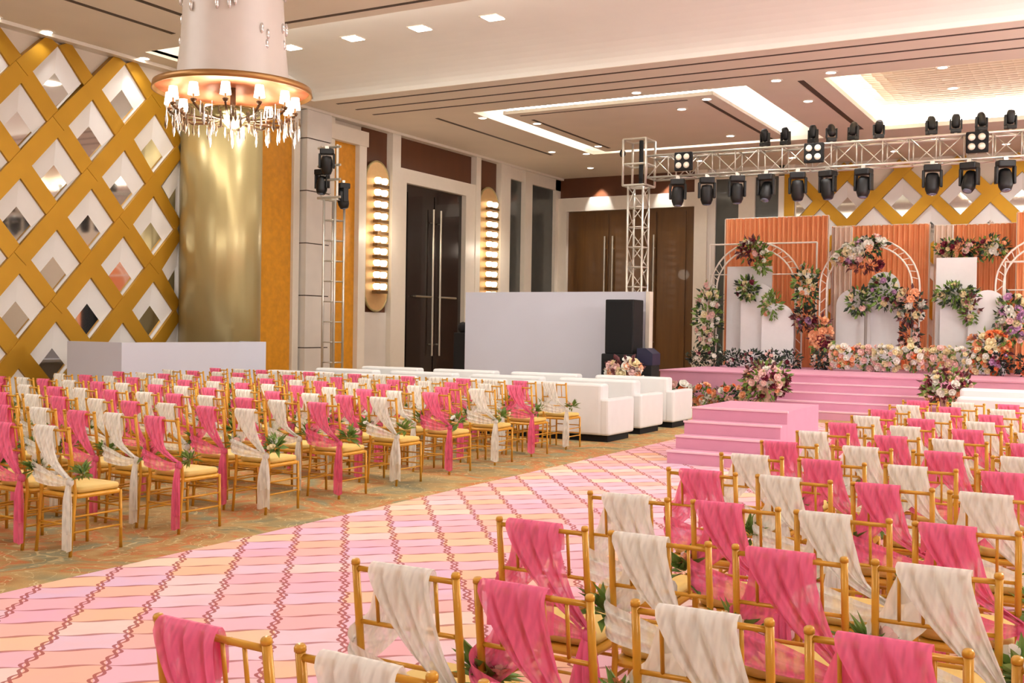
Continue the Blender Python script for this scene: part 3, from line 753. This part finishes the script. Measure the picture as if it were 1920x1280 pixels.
# ------------------------------------------------------------------ flowers
def arrangement(name, label, loc, ext, nb, pal, nl, leafs=(None,), size=(.05, .09), group=None, cat='flowers', seed=0, lean=0, extra=None, leafsz=(.1, .2), boxy=False):
    rn = random.Random(seed*7+3)
    t = thing(name, label, cat, loc, 0, group)
    ex = Vector(ext)
    mats = [x or M_leaf for x in leafs]
    for q, mt in enumerate(mats):
        m = MB()
        for k in range(nl // len(mats)):
            while True:
                d = Vector((rn.uniform(-1, 1), rn.uniform(-1, 1), rn.uniform(-1, 1)))
                if .2 < d.length < 1: break
            p = Vector((d.x*ex.x, d.y*ex.y, d.z*ex.z + lean*d.x))*.92
            leaf_quad(m, p, d + Vector((rn.uniform(-.5, .5), rn.uniform(-.5, .5), rn.uniform(-.6, .5))), Vector((rn.uniform(-1, 1), rn.uniform(-1, 1), rn.uniform(-1, 1))), rn.uniform(*leafsz), rn.uniform(.4, .55)*leafsz[1]*.8)
        m.build('foliage', mt, t)
    for k in range(nb):
        a = rn.uniform(0, 2*math.pi); zz = rn.uniform(-.75, 1)
        # blooms sit on the side turned to the hall
        d = Vector((math.cos(a)*math.sqrt(max(0, 1-zz*zz)), -abs(math.sin(a))*math.sqrt(max(0, 1-zz*zz)) if rn.random() < .85 else math.sin(a), zz))
        rr = rn.uniform(.7, 1.0)
        if boxy: d = Vector([max(-1, min(1, q*1.45)) for q in d])
        p = Vector((d.x*ex.x*rr, d.y*ex.y*rr, d.z*ex.z*rr + lean*d.x*rr))
        nrm = Vector((d.x/ex.x, d.y/ex.y, d.z/ex.z)).normalized()
        link('bloom', ROSE[rn.choice(pal)], t, p, nrm.to_track_quat('Z', 'Y').to_euler(), rn.uniform(*size))
    if extra: extra(t)
    return t

# ------------------------------------------------------------------ stage and steps
SF, SH = 22.2, .81
st = thing('stage', 'long pink felt covered stage platform', 'stage', (0, 0, 0))
MB().box(-8.75, 4.0, SF, 29.5, 0, SH-.03).build('platform', M_stage, st)
MB().box(-8.77, 4.0, SF-.02, 29.5, SH-.03, SH).build('deck', M_stage, st)
stp = thing('stage_stairs', 'wide pink stairs leading up to the stage', 'stairs', (0, 0, 0))
for k in range(4):
    zt = SH*(4-k)/5
    MB().box(-6.05, -2.75, SF-.3*(k+1), SF-.3*k-.002, 0, zt).build('step', M_stage, stp)
    MB().box(-6.06, -2.74, SF-.3*(k+1)-.015, SF-.3*(k+1)+.02, zt-.022, zt+.004).build('nosing', pm('pale_pink_edge', (246, 206, 216), .6, var=.02), stp)
pd = thing('podium', 'pink stepped podium in the aisle before the stage', 'podium', (0, 0, 0))
MB().box(-4.92, -3.66, 13.66, 15.3, 0.008, .66).build('platform', M_stage, pd)
for k in range(3):
    zt = .66*(3-k)/4
    MB().box(-4.92, -3.66, 13.66-.3*(k+1), 13.66-.3*k-.002, 0.008, zt).build('step', M_stage, pd)
for k in range(4):
    zt = .66*(4-k)/4
    MB().box(-4.93, -3.65, 13.66-.3*k-.014, 13.66-.3*k+.03, zt-.02, zt+.004).build('nosing', MATS['pale_pink_edge'], pd)

# ------------------------------------------------------------------ backdrop drapes and panels on the stage
def drape(x0, x1, y, zt, mat, label, ret=.0):
    t = thing('drape_panel', label, 'drape', ((x0+x1)/2, y, SH), 0, 'stage backdrop drapes')
    hw = (x1-x0)/2; n = int((x1-x0)*34)
    def fn(u, v):
        x = -hw + 2*hw*u
        return (x, .045*math.sin(x*52) + .015*math.sin(x*23+1), (zt-SH)*(1-v))
    m = MB().grid(fn, n*3, 2)
    m.build('cloth', mat, t, True)
    f = MB()
    f.tube([(-hw, .06, zt-SH), (hw, .06, zt-SH)], .022)
    for s in (-1, 1): f.tube([(s*hw, .06, 0), (s*hw, .06, zt-SH)], .022)
    f.build('frame', M_whitem, t)
    if ret:
        MB().grid(lambda u, v: (-hw + .02*math.sin(u*20), .06+ret*u, (zt-SH)*(1-v)), 16, 1).build('return_cloth', mat, t, True)
    return t
drape(-8.87, -6.26, 26.8, 4.53, M_orange, 'tall orange drape panel at the stage end by the wooden door', .5)
drape(-6.28, -4.0, 27.3, 4.3, M_orange, 'orange drape panel behind the middle flower ring', .5)
drape(-6.2, -5.75, 27.0, 4.25, M_blush, 'narrow blush drape strip behind the middle flower ring')
drape(-3.86, -2.1, 27.3, 4.25, M_orange, 'orange drape panel behind the twin arch boards')
drape(-3.84, -3.45, 27.0, 4.22, M_blush, 'narrow blush drape strip beside the twin arch boards')
drape(-2.05, 1.2, 26.6, 4.42, M_orange, 'tall orange drape panel at the picture edge past the twin arch boards', .5)

def arch_poly(w_, h, n=14):
    r = w_/2
    return [(-r, 0), (r, 0)] + [(r*math.cos(math.pi*k/n), h-r + r*math.sin(math.pi*k/n)) for k in range(n+1)]
def board(x, y, w_, h, label, arch=True, hole=None, name='arch_board'):
    t = thing(name, label, 'board', (x, y, SH), 0, 'white boards on the stage')
    poly = arch_poly(w_, h) if arch else [(-w_/2, 0), (w_/2, 0), (w_/2, h), (-w_/2, h)]
    MB().prism(poly, 0, .05, 'y').build('panel', M_whitep, t)
    MB().box(-w_/2, w_/2, .05, .12, 0, .04).build('foot', M_whitep, t)
    return t
t = thing('portal_board', 'tall white portal board with a narrow gap behind the first arch', 'board', (-8.08, 26.35, SH), 0, 'white boards on the stage')
MB().box(-.56, -.16, 0, .05, 0, 1.9).build('panel', M_whitep, t); MB().box(-.04, .58, 0, .05, 0, 1.9).build('panel', M_whitep, t)
MB().box(-.56, .58, 0, .05, 1.9, 2.48).build('header', M_whitep, t); MB().box(-.56, .58, .05, .3, 0, .04).build('foot', M_whitep, t)
board(-7.75, 26.05, .85, 2.05, 'white round-topped board with a wreath on its shoulder')
board(-7.2, 25.85, .78, 1.55, 'low white round-topped board with trailing flowers')
board(-5.5, 26.2, .8, 1.9, 'white round-topped board beside the grey post, stairs side')
board(-4.83, 26.25, .72, 2.3, 'taller white round-topped board beside the grey post')
board(-3.25, 26.2, .85, 2.6, 'tall white board behind the greenery swag', False, name='white_board')
board(-3.15, 26.0, .8, 1.95, 'white round-topped board under the greenery swag')
board(-2.55, 25.82, .78, 1.85, 'white round-topped board with flowers at its top')
for x, lab in ((-5.15, 'slim grey post between two white boards'), (-2.9, 'slim grey post between the twin arch boards')):
    t = thing('post', lab, 'post', (x, 25.9, SH))
    MB().tube([(0, 0, 0), (0, 0, 1.6)], .035, 8).build('pole', M_stem, t); MB().lathe([(.001, 0), (.1, 0), (.1, .02), (.001, .02)], 12).build('foot_plate', M_stem, t)
def ring_arch(x, y, r, h, label, full=False, frame_rect=None):
    t = thing('flower_arch', label, 'arch', (x, y, SH), 0, 'white wire arches on the stage')
    for rr in (r, r-.16):
        pts = [(-rr, 0, 0)] + [(rr*math.cos(math.pi - math.pi*k/20), 0, h-r + rr*math.sin(math.pi*k/20)) for k in range(21)] + [(rr, 0, 0)]
        MB().tube(pts, .022, 6).build('hoop', M_whitem, t, True)
    m = MB()
    for k in range(1, 20):
        a = math.pi*k/20
        m.tube([(r*math.cos(a), 0, h-r+r*math.sin(a)), ((r-.16)*math.cos(a+.08), 0, h-r+(r-.16)*math.sin(a+.08))], .01, 4)
    for k in range(8):
        zz = (h-r)*k/8+.1
        for s in (-1, 1): m.tube([(s*r, 0, zz), (s*(r-.16), 0, zz+.15)], .01, 4)
    m.build('bracing', M_whitem, t)
ring_arch(-7.85, 26.15, 1.15, 3.05, 'white wire arch nearest the wooden door, flowers at its crown')
ring_arch(-5.1, 25.9, 1.12, 3.05, 'white wire arch over the middle boards')
ring_arch(-1.35, 25.85, 1.05, 3.0, 'white wire arch partly out of the picture')
def rect_frame(x0, x1, y, zt, label):
    t = thing('wire_frame', label, 'frame', ((x0+x1)/2, y, SH), 0, 'square white wire frames')
    hw = (x1-x0)/2
    for s in (-1, 1): MB().tube([(s*hw, 0, 0), (s*hw, 0, zt-SH)], .022).build('post', M_whitem, t)
    MB().tube([(-hw, 0, zt-SH), (hw, 0, zt-SH)], .022).build('top_bar', M_whitem, t)
    MB().tube([(-hw, 0, (zt-SH)*.75), (hw, 0, (zt-SH)*.75)], .014).build('cross_bar', M_whitem, t)
rect_frame(-9.15, -6.45, 26.5, 3.86, 'square white wire frame behind the first arch')
rect_frame(-2.25, -.2, 26.3, 3.3, 'square white wire frame behind the arch at the picture edge')

A = arrangement
WARM = ['white', 'cream', 'blush', 'peach', 'cream']
DEEP = ['wine', 'blush', 'wine', 'cream', 'white']
A('flower_cluster', 'burgundy and green flower cluster on the crown of the first arch', (-7.9, 26.0, 3.66), (.36, .2, .3), 16, DEEP, 150, (M_leaf, M_leafb), seed=1)
A('flower_cluster', 'green trailing cluster below the crown of the first arch', (-7.62, 25.95, 3.4), (.16, .15, .32), 5, ['white', 'cream'], 90, (M_leaf,), seed=2)
A('flower_wreath', 'olive green wreath on the shoulder of a white board', (-8.0, 25.95, 2.7), (.26, .12, .3), 8, ['cream', 'wine'], 150, (M_leaf, M_leafd), seed=3)
A('flower_cluster', 'cream and green flower cluster on the low white board', (-7.35, 25.8, 2.3), (.24, .14, .32), 12, WARM, 110, (M_leaf,), seed=4)
A('flower_cluster', 'tall white and green flower cluster where two arches meet', (-6.55, 25.9, 2.75), (.3, .2, .55), 22, ['white', 'cream', 'white', 'peach'], 200, (M_leaf, M_leafd), seed=5)
A('flower_cluster', 'mauve trailing flowers under the white cluster between arches', (-6.55, 25.85, 2.0), (.26, .16, .3), 10, ['mauve', 'wine', 'cream'], 110, (M_leafd, M_leafb), seed=6)
A('flower_cluster', 'large peach and burgundy roses at the foot between arches', (-6.1, 25.6, 1.55), (.26, .2, .5), 14, ['peach', 'orange', 'wine', 'peach'], 110, (M_leaf, M_leafb), size=(.09, .15), seed=7)
A('flower_spray', 'tall white and blush flower spray at the stage end', (-9.0, 26.0, 1.95), (.34, .25, .95), 46, ['white', 'blush', 'cream', 'white'], 320, (M_leaf, M_leafd), seed=8)
A('flower_cluster', 'white anemone and mauve cluster on the middle arch crown', (-5.28, 25.75, 3.58), (.62, .22, .26), 38, ['white', 'white', 'cream', 'white', 'mauve', 'blush', 'peach'], 220, (M_leaf, M_leafd), size=(.07, .12), seed=9, lean=.2)
A('flower_cluster', 'peach trailing roses under the middle arch crown', (-5.15, 25.75, 3.25), (.4, .15, .16), 14, ['peach', 'blush', 'wine'], 70, (M_leafb,), seed=10)
A('flower_cluster', 'green foliage cluster on the board beside the grey post', (-5.3, 25.85, 2.4), (.26, .14, .34), 7, ['cream', 'blush'], 130, (M_leafd, M_leaf), seed=11)
A('flower_cluster', 'mauve and green swag draped over the taller middle board', (-4.7, 25.85, 2.6), (.36, .15, .42), 14, ['mauve', 'wine', 'cream'], 190, (M_leaf, M_leafd), seed=12, lean=-.1)
A('flower_cluster', 'cream rose cluster low on the middle arch leg', (-4.15, 25.75, 2.3), (.3, .2, .45), 24, ['cream', 'blush', 'white', 'peach'], 140, (M_leafd, M_leafb), size=(.07, .12), seed=13)
A('flower_cluster', 'trailing dark foliage below the cream roses of the middle arch', (-4.15, 25.8, 1.5), (.2, .15, .45), 10, ['cream', 'blush'], 110, (M_leafb, M_leafd), seed=14)
A('flower_cluster', 'mixed cream and burgundy swag above the twin arch boards', (-3.25, 26.7, 3.6), (.55, .2, .27), 30, ['cream', 'wine', 'blush', 'peach'], 240, (M_leaf, M_leafd), seed=15, lean=-.06)
A('flower_cluster', 'white bloom cluster at the far end of the upper swag', (-2.55, 26.7, 3.66), (.34, .18, .24), 18, ['white', 'peach', 'cream', 'wine'], 130, (M_leaf, M_leafd), seed=16)
A('flower_cluster', 'green swag arched over the twin arch boards', (-3.2, 25.85, 2.55), (.48, .14, .26), 8, ['cream'], 200, (M_leaf, M_leafd), seed=17)
A('flower_cluster', 'small green spray hanging between the twin arch boards', (-2.88, 25.8, 2.2), (.16, .12, .36), 5, ['cream', 'blush'], 100, (M_leaf, M_leafb), seed=18)
A('flower_spray', 'white and cream flower spray on the arch at the picture edge', (-2.05, 25.6, 2.0), (.32, .24, .6), 36, ['white', 'cream', 'blush', 'mauve'], 220, (M_leaf, M_leafd), size=(.07, .12), seed=19)
A('flower_cluster', 'orange rose mound beside the arch at the picture edge', (-2.45, 25.3, 1.4), (.45, .3, .4), 34, ['orange', 'peach', 'orange', 'cream'], 160, (M_leafb, M_leaf), size=(.07, .12), seed=20)
# hedge of roses along the stage
for k in range(7):
    A('flower_mound', 'low cream and peach rose mound, %s of the bank along the stage' % ORD[k+1], (-5.5 + k*.5, 25.15 + .1*math.sin(k*2), 1.12), (.28, .22, .28), 52,
      [WARM + ['orange'], ['cream', 'peach', 'blush'], ['cream', 'white', 'blush']][k % 3], 120, (M_leaf,), size=(.045, .085), leafsz=(.07, .13), boxy=True, seed=30+k, group='rose bank on the stage')
for k in range(7):
    A('foliage_mound', 'dark green foliage mound, %s from the wooden door along the stage' % ORD[k+1], (-9.0 + k*.46 + (.25 if k == 6 else 0), 25.25, 1.02), (.24, .2, .22), 6, ['wine', 'white', 'blush'], 170, (M_leafd, M_leafd, pm('black_leaf', (26, 30, 34), .4, var=.3)), seed=50+k, group='dark foliage along the stage', size=(.04, .06), leafsz=(.07, .13))
for k in range(3):
    A('foliage_mound', 'dark foliage mound past the rose bank, %s toward the picture edge' % ORD[k+1], (-2.2 + k*.5, 24.9, 1.06), (.22, .22, .24), 8, ['orange', 'wine', 'mauve'], 160, (M_leafd, MATS['black_leaf']), seed=60+k, group='dark foliage past the rose bank', size=(.05, .08), leafsz=(.07, .13))
# vases flanking the stage stairs
def vase(t):
    MB().lathe([(.001, -.72), (.15, -.72), (.13, -.66), (.07, -.45), (.1, -.25), (.2, -.1), (.22, -.05), (.001, -.05)], 20).build('vase', pm('blush_stone', (216, 182, 168), .5), t, True)
A('flower_urn', 'round pink and burgundy bouquet in a blush urn beside the stage stairs', (-5.98, 20.75, .72), (.46, .42, .38), 60, ['blush', 'wine', 'blush', 'cream', 'peach', 'white'], 240, (M_leaf, M_leafb), size=(.05, .085), seed=70, extra=vase)
A('flower_urn', 'round blush and cream bouquet in an urn between stairs and sofas', (-2.7, 20.75, .72), (.44, .42, .36), 60, ['blush', 'cream', 'white', 'peach', 'wine'], 240, (M_leaf, M_leafb), size=(.05, .085), seed=71, extra=vase)
for k in range(4):
    A('flower_mound', 'low peach rose mound at the stage foot, %s from the white screen' % ORD[k+1], (-8.1 + k*.5, 21.7, .3), (.23, .2, .26), 18, ['peach', 'cream', 'blush', 'orange', 'white'], 130, (M_leaf, M_leafd), size=(.05, .11), leafsz=(.08, .15), boxy=True, seed=80+k, group='rose mounds at the stage foot')
A('flower_cluster', 'beige and cream rose bunch behind the sofas by the speaker', (-8.15, 18.85, .9), (.36, .22, .26), 34, ['cream', 'blush', 'white', 'peach'], 60, (M_leafb,), size=(.07, .11), seed=90,
  extra=lambda t: MB().lathe([(.001, -.9), (.2, -.9), (.16, -.85), (.05, -.8), (.05, -.2), (.12, -.1), (.001, -.1)], 14).build('stand', M_whitem, t, True))

# ------------------------------------------------------------------ white screens and sound gear
sw = thing('control_booth', 'low white booth wall in front of the gold lattice and column', 'booth', (0, 0, 0))
MB().box(-13.98, -13.9, 12.0, 15.35, 0, 1.34).build('front_board', M_white, sw)
MB().box(-15.2, -13.98, 12.0, 12.08, 0, 1.34).build('side_board', M_white, sw)
MB().box(-14.5, -13.98, 15.27, 15.35, 0, 1.34).build('side_board', M_white, sw)
MB().box(-14.6, -13.98, 12.08, 15.27, .9, .95).build('desk', M_white, sw)
s2 = thing('white_screen', 'large white partition screen behind the sofas', 'screen', (0, 0, 0))
MB().box(-12.42, -8.2, 20.0, 20.12, 0, 2.43).build('panel', M_white, s2)
MB().box(-8.2, -8.12, 19.97, 20.15, 0, 2.43).build('end_post', M_trim, s2)
for x in (-12.2, -8.5): MB().tube([(x, 20.12, 1.6), (x, 21.0, 0.02)], .025).build('brace', M_alu, s2)
sp = thing('loudspeaker', 'tall black loudspeaker standing on a subwoofer before the white screen', 'loudspeaker', (-8.43, 19.45, 1.2))
MB().rbox(-.3, .3, -.25, .25, 0, 1.05, .03).build('cabinet', M_black, sp)
MB().box(-.26, .26, -.265, -.25, .05, 1.0).build('grille', pm('black_grille', (5, 5, 6), .9, var=.3, scale=120), sp)
sb = thing('subwoofer', 'black subwoofer box under the tall loudspeaker', 'loudspeaker', (-8.38, 19.45, 0))
MB().rbox(-.4, .38, -.3, .3, 0, 1.2, .03).build('cabinet', M_black, sb)
MB().box(-.35, .33, -.315, -.3, .08, 1.1).build('grille', MATS['black_grille'], sb)
mo = thing('stage_monitor', 'small navy wedge monitor leaning beside the subwoofer', 'loudspeaker', (-7.87, 19.35, 0))
MB().box(-.12, .14, -.2, .2, 0, 1.0).build('stand', M_black, mo)
MB().prism([(-.16, 1.0), (.16, 1.0), (.16, 1.22), (0.02, 1.32), (-.16, 1.32)], -.2, .2, 'y').build('cabinet', pm('navy_cabinet', (24, 26, 56), .45), mo)
ls = thing('line_speaker', 'slim black speaker column half hidden by the white screen', 'loudspeaker', (-12.72, 20.4, 0))
MB().lathe([(.001, 0), (.24, 0), (.24, .04), (.03, .06), (.03, .5), (.001, .5)], 14).build('stand', M_black, ls)
MB().rbox(-.17, .17, -.14, .14, .5, 1.55, .03).build('cabinet', M_black, ls); MB().ell((0, 0, 1.66), .13, .12, .13).build('cap', M_black, ls, True)

# ------------------------------------------------------------------ trusses and stage lights
def truss(name, label, p0, p1, w_, bay, loc, diag=True):
    """square lattice truss from p0 to p1 (relative to loc)"""
    t = thing(name, label, 'truss', loc)
    a, b = Vector(p0), Vector(p1); ax = (b-a).normalized(); L = (b-a).length
    s = Vector((0, 1, 0)) if abs(ax.x) > .5 else Vector((1, 0, 0)); u = ax.cross(s); h = w_/2
    cor = [(s*i + u*j)*h for i, j in ((-1, -1), (1, -1), (1, 1), (-1, 1))]
    for q in cor: MB().tube([a+q, b+q], .026, 8).build('chord', M_alu, t, True)
    n = int(round(L/bay)); cache = {}
    for k in range(n+1):
        p = a + ax*(L*k/n)
        for e in range(4):
            c0, c1 = cor[e], cor[(e+1) % 4]
            key = ('s', e)
            if key not in cache: cache[key] = MB().tube([c0, c1], .014, 5).mesh('brace', M_alu, True)
            link('brace', cache[key], t, p)
            if k < n and diag:
                key = ('d', e, k % 2)
                if key not in cache:
                    q0, q1 = (c0, c1 + ax*(L/n)) if k % 2 else (c1, c0 + ax*(L/n))
                    cache[key] = MB().tube([q0, q1], .011, 5).mesh('brace', M_alu, True)
                link('brace', cache[key], t, p)
    return t
TY = 21.6
truss('truss_span', 'horizontal aluminium truss carrying the lights above the stage', (0, 0, 0), (9.6, 0, 0), .46, .48, (-8.8, TY, 5.12))
truss('truss_tower', 'upright aluminium truss tower behind the white screen', (0, 0, 0.03), (0, 0, 4.72), .34, .42, (-9.08, TY, 0))
tc_ = thing('truss_corner', 'square truss corner block on top of the tower', 'truss', (-9.08, TY, 4.75))
for sx in (-1, 1):
    for sy in (-1, 1): MB().tube([(sx*.26, sy*.26, 0), (sx*.26, sy*.26, .98)], .028, 8).build('chord', M_alu, tc_, True)
for zz in (0, .45, .98):
    for k in range(4):
        q = [(-.26, -.26), (.26, -.26), (.26, .26), (-.26, .26)]
        MB().tube([(*q[k], zz), (*q[(k+1) % 4], zz)], .024, 6).build('bar', M_alu, tc_)
MB().ell((-.3, -.2, .7), .07, .07, .09).build('pulley', M_black, tc_, True)
MB().tube([(.05, 0, 0), (.05, 0, .98)], .05, 8).build('chain_hoist', M_black, tc_)
MH = [('base', MB().rbox(-.15, .15, -.12, .12, -.12, 0, .03).mesh('base', M_blackm)),
      ('clamp', MB().box(-.04, .04, -.03, .03, 0, .07).mesh('clamp', M_alu)),
      ('yoke_arm', MB().rbox(-.18, -.13, -.06, .06, -.42, -.1, .02).mesh('yoke_arm', M_blackm)),
      ('yoke_arm', MB().rbox(.13, .18, -.06, .06, -.42, -.1, .02).mesh('yoke_arm', M_blackm))]
HEAD = MB().lathe([(.001, -.2), (.09, -.19), (.125, -.1), (.125, .12), (.1, .2), (.001, .22)], 14).mesh('lamp_head', M_blackm, True)
LENS = MB().lathe([(.001, -.215), (.07, -.205), (.085, -.19), (.001, -.19)], 14).mesh('lens', pm('lens_glass', (120, 130, 150), .08, metal=.6), True)
def moving_head(loc, up, tilt, pan, label, group, s=1.0):
    t = thing('moving_head_light', label, 'stage light', loc, 0, group)
    t.rotation_euler = (math.pi if up else 0, 0, pan); t.scale = (s, s, s)
    for nme, me in MH: link(nme, me, t)
    h = link('lamp_head', HEAD, t, (0, 0, -.36), (tilt, 0, 0)); link('lens', LENS, h)
rn = random.Random(5)
for i, x in enumerate((-8.1, -7.47, -6.83, -6.23, -5.6, -5.02, -4.34, -3.1, -2.46, -1.86)):
    moving_head((x, TY-.23, 4.82), False, rn.uniform(-.5, .2), rn.uniform(-.5, .5), 'black moving head light hanging under the truss, %s from the tower' % ORD[i+1], 'stage lights under the truss', 1.0)
for i, x in enumerate((-6.37, -5.95, -5.4, -5.04, -4.62, -4.14, -3.18, -2.75, -2.31, -1.82)):
    moving_head((x, TY+.1, 5.44), True, rn.uniform(-.6, .6), rn.uniform(-.6, .6), 'black moving head light standing on the truss, %s from the tower' % ORD[i+1], 'stage lights on top of the truss', .62)
for i, x in enumerate((-7.95, -5.27, -2.33)):
    t = thing('blinder_light', 'square four-lamp blinder on the truss, %s from the tower' % ORD[i+1], 'stage light', (x, TY-.32, 4.98), 0, 'four-lamp blinders')
    MB().rbox(-.19, .19, -.06, .06, 0, .38, .03).build('housing', M_black, t)
    for sx in (-.085, .085):
        for sz in (.105, .275):
            MB().loft([[(sx+r*math.cos(a), yy, sz+r*math.sin(a)) for a in [2*math.pi*k/12 for k in range(12)]] for r, yy in ((.06, -.06), (.065, -.075), (.03, -.08))], False, True).build('lamp', pm('lamp_lens', (240, 232, 214), .2, metal=.2), t, True)
# slim tower by the amber panel with its lights
truss('truss_tower', 'slim aluminium light tower before the amber panel', (0, 0, 0.03), (0, 0, 4.3), .3, .42, (-14.5, 18.05, 0), False)
moving_head((-14.55, 17.85, 5.35), False, .3, .6, 'black moving head at the very top of the slim tower', 'lights on the slim tower', .95)
moving_head((-14.75, 17.95, 4.95), False, -.2, 0, 'grey lit moving head below the top of the slim tower', 'lights on the slim tower', .95)
moving_head((-14.35, 18.15, 4.66), False, .2, -.5, 'black moving head low on the slim tower head', 'lights on the slim tower', .95)
t = thing('light_bracket', 'aluminium bracket holding the lights on the slim tower', 'bracket', (-14.5, 18.05, 4.3))
for dx in (-.25, .15): MB().tube([(dx, -.1, 0), (dx, -.1, 1.15)], .03, 8).build('upright', M_alu, t)
for zz in (.05, .42, .72, 1.1): MB().tube([(-.35, -.12, zz), (.25, -.12, zz)], .028, 8).build('bar', M_alu, t)
